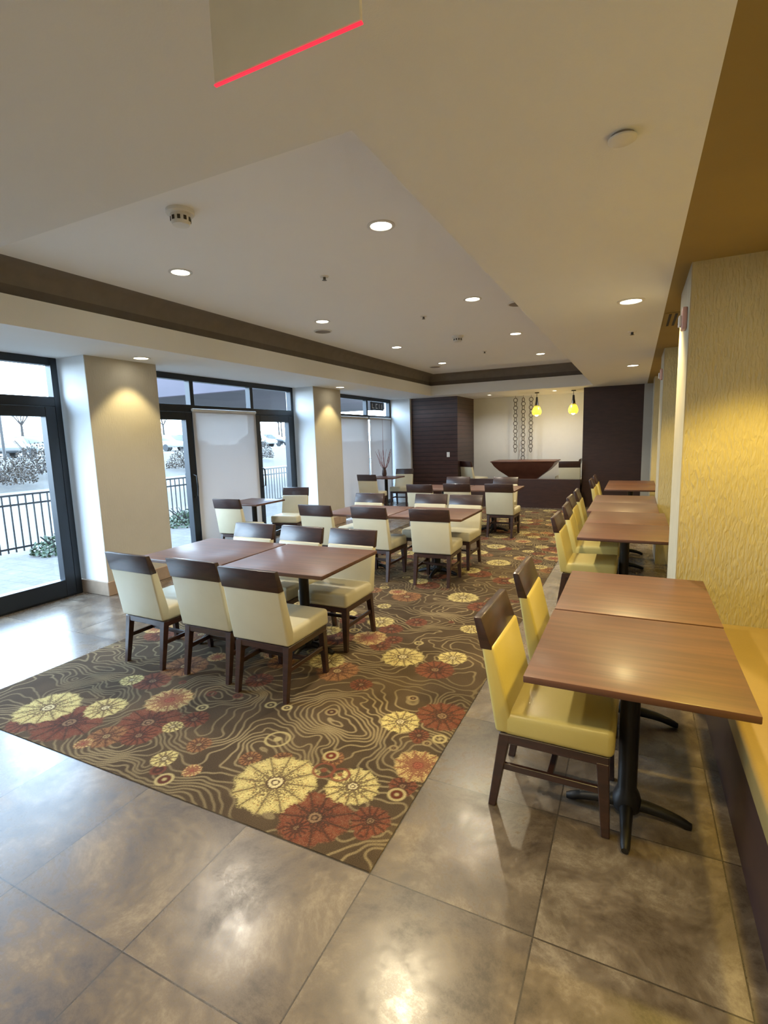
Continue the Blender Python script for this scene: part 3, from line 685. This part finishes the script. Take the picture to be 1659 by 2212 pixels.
def shrub(x,y,z,r,h,m,label,group,n=420,lf=.10):
    t=thing('shrub',label,'shrub',(x,y,z),0,group)
    mb=MB()
    for k in range(n):
        a=random.uniform(0,2*PI); q=random.random()**.5*r; zz=random.uniform(.03,1)*h*math.sqrt(max(.05,1-(q/r)**2))
        c0=Vector((q*math.cos(a),q*math.sin(a),zz)); u=Vector((random.gauss(0,1),random.gauss(0,1),random.gauss(0,1))).normalized()*r*lf; v=u.orthogonal().normalized()*r*lf*.5
        mb.quad(c0-u,c0-v,c0+u,c0+v)
    mb.build('foliage',m,t)
    mb=MB()
    for k in range(12):
        a=random.uniform(0,2*PI); mb.tube([(0,0,0),(r*.4*math.cos(a),r*.4*math.sin(a),h*.6),(r*.8*math.cos(a),r*.8*math.sin(a),h*1.05)],[.02,.014,.008],5)
    mb.build('stem',M['bark'],t)
shrub(-8.3,4.95,-.02,.38,.30,M['leaf'],'low green shrub at the fence seen through the glass door','shrubs along the fence')
shrub(-8.3,7.6,-.02,.40,.34,M['leaf'],'low green shrub at the fence seen left of the white shade','shrubs along the fence')
shrub(-8.3,9.4,-.02,.35,.30,M['leaf'],'low green shrub at the fence seen right of the white shade','shrubs along the fence')
for i,(x,y,h) in enumerate([(-23.2,12.0,1.2),(-25,14.6,1.5),(-23.5,22,1.2),(-25,30,1.6)]):
    shrub(x,y,.1+(-22-x)*.115,1.2,h,M['brown_leaf'],'brown winter shrub on the bank beyond the driveway, %s'%('first from the left','second from the left','seen through the middle window door','seen right of the white shade')[i],'brown shrubs on the bank',1300,.05)
def car(x,y,m,label):
    t=thing('parked_car',label,'car',(x,y,1.02),0,'cars parked beyond the bank')
    MB().prism([(-2.2,.35),(-2.25,.75),(-1.9,.95),(-.9,1.0),(.7,1.0),(1.9,.88),(2.25,.7),(2.25,.35)],-.9,.9).build('body',m,t,bevel=.06,seg=2)
    MB().hexa([(-1.9,-.8,.95),(1.0,-.8,.97),(1.0,.8,.97),(-1.9,.8,.95),(-1.3,-.66,1.48),(.25,-.66,1.48),(.25,.66,1.48),(-1.3,.66,1.48)]).build('cabin_glass',M['car_glass'],t,bevel=.05,seg=2)
    MB().box(-1.25,.2,-.64,.64,1.475,1.52).build('roof',m,t,bevel=.02,seg=1)
    for a in (-1.4,1.4):
        for s in (-.82,.82):
            MB().tube([(a,s-.1,.33),(a,s+.1,.33)],.33,16).build('wheel',M['tyre'],t,smooth=True)
for i,(x,y,m) in enumerate([(-40,20.0,'car_dark'),(-40,22.9,'car_white'),(-40,34.6,'car_white'),(-40,37.4,'car_grey'),(-41,52.5,'car_dark'),(-41,49.5,'car_white')]):
    car(x,y,M[m],['dark car parked beyond the bank, left edge of the glass door','white car parked beyond the bank, seen through the glass door','white car seen left of the white shade','grey car seen next to the middle window column','dark car seen right of the white shade','white car seen right of the white shade'][i])
def tree(x,y,z,h,label):
    t=thing('bare_tree',label,'tree',(x,y,z),0,'bare trees beyond the parking lot')
    MB().tube([(0,0,0),(.05,.02,h*.25),(0,.05,h*.45)],[.18,.14,.10],7).build('trunk',M['bark'],t,smooth=True)
    mb=MB()
    def br(p,d,L,r,lv):
        q=p+d*L; mb.tube([p,q],[r,r*.6],4)
        if lv==0: return
        for k in range(4):
            nd=(d+Vector((random.gauss(0,.5),random.gauss(0,.5),random.gauss(.15,.35)))).normalized()
            br(p+d*L*random.uniform(.55,1),nd,L*.68,r*.55,lv-1)
    for k in range(5):
        a=k*1.3; br(Vector((0,.05,h*.43)),Vector((math.cos(a)*.6,math.sin(a)*.6,.9)).normalized(),h*.22,.07,3)
    mb.build('branches',M['bark'],t)
for i,(x,y) in enumerate([(-52,29),(-54,47),(-50,60),(-52,68),(-56,74)]):
    tree(x,y,1.02,6.5+.5*i,'bare winter tree beyond the parked cars, %s'%('seen through the glass door','seen left of the white shade','nearest one right of the white shade','middle one right of the white shade','far one right of the white shade')[i])
t=thing('lamp_post','tall parking lot lamp post seen through the upper glass of the door','street lamp',(-33,17.3,1.02))
MB().tube([(0,0,0),(0,0,7.3)],[.09,.06],10).build('pole',M['black_metal'],t,smooth=True)
MB().box(-.2,.9,-.18,.18,7.25,7.42).build('lamp_head',M['black_metal'],t,bevel=.03)
t=thing('canopy','dark purple entrance canopy outside, seen through the upper panes','canopy',(-12.5,11.0,-.03))
MB().box(-3.5,3.5,0,12,3.05,4.6).build('roof_slab',M['canopy'],t,bevel=.02,seg=1)
for x,y in ((-3.1,.6),(3.0,11.2)):
    MB().box(x-.25,x+.25,y-.25,y+.25,0,3.05).build('post',M['canopy'],t)
# ------------------------------------------------------------------ world + window portals
w=bpy.data.worlds.new('overcast'); S.world=w; w.use_nodes=True
nt=w.node_tree; bg=nt.nodes['Background']
tc=nt.nodes.new('ShaderNodeTexCoord'); sp=nt.nodes.new('ShaderNodeSeparateXYZ'); nt.links.new(tc.outputs['Generated'],sp.inputs[0])
rp=nt.nodes.new('ShaderNodeValToRGB'); rp.color_ramp.elements[0].position=0; rp.color_ramp.elements[0].color=(.63,.82,1,1)
rp.color_ramp.elements[1].position=.7; rp.color_ramp.elements[1].color=(.43,.68,1,1)
nt.links.new(sp.outputs[2],rp.inputs[0]); nt.links.new(rp.outputs[0],bg.inputs[0]); bg.inputs[1].default_value=16.0
for y0,y1 in ((.55,3.58),(4.5,7.84),(8.8,12.0)):
    l=bpy.data.lights.new('window_portal','AREA'); l.shape='RECTANGLE'; l.size=2.6; l.size_y=y1-y0; l.cycles.is_portal=True
    o=bpy.data.objects.new('window_portal',l); C.objects.link(o); o.location=(GX-.2,(y0+y1)/2,1.3); o.rotation_euler=(0,-PI/2,0)
# ------------------------------------------------------------------ camera
cam=bpy.data.cameras.new('camera'); co=bpy.data.objects.new('camera',cam); C.objects.link(co)
R=Matrix(((Xc.x,-Xc.y,-Xc.z),(Yc.x,-Yc.y,-Yc.z),(-Dc.x,Dc.y,Dc.z)))
co.matrix_world=Matrix.Translation((0,0,H)) @ R.to_4x4()
cam.sensor_fit='VERTICAL'; cam.sensor_height=24; cam.lens=24*1107/2212; cam.clip_start=.05; cam.clip_end=500
S.camera=co
S.view_settings.view_transform='Standard'
S.view_settings.exposure=.6
S.view_settings.gamma=1.08
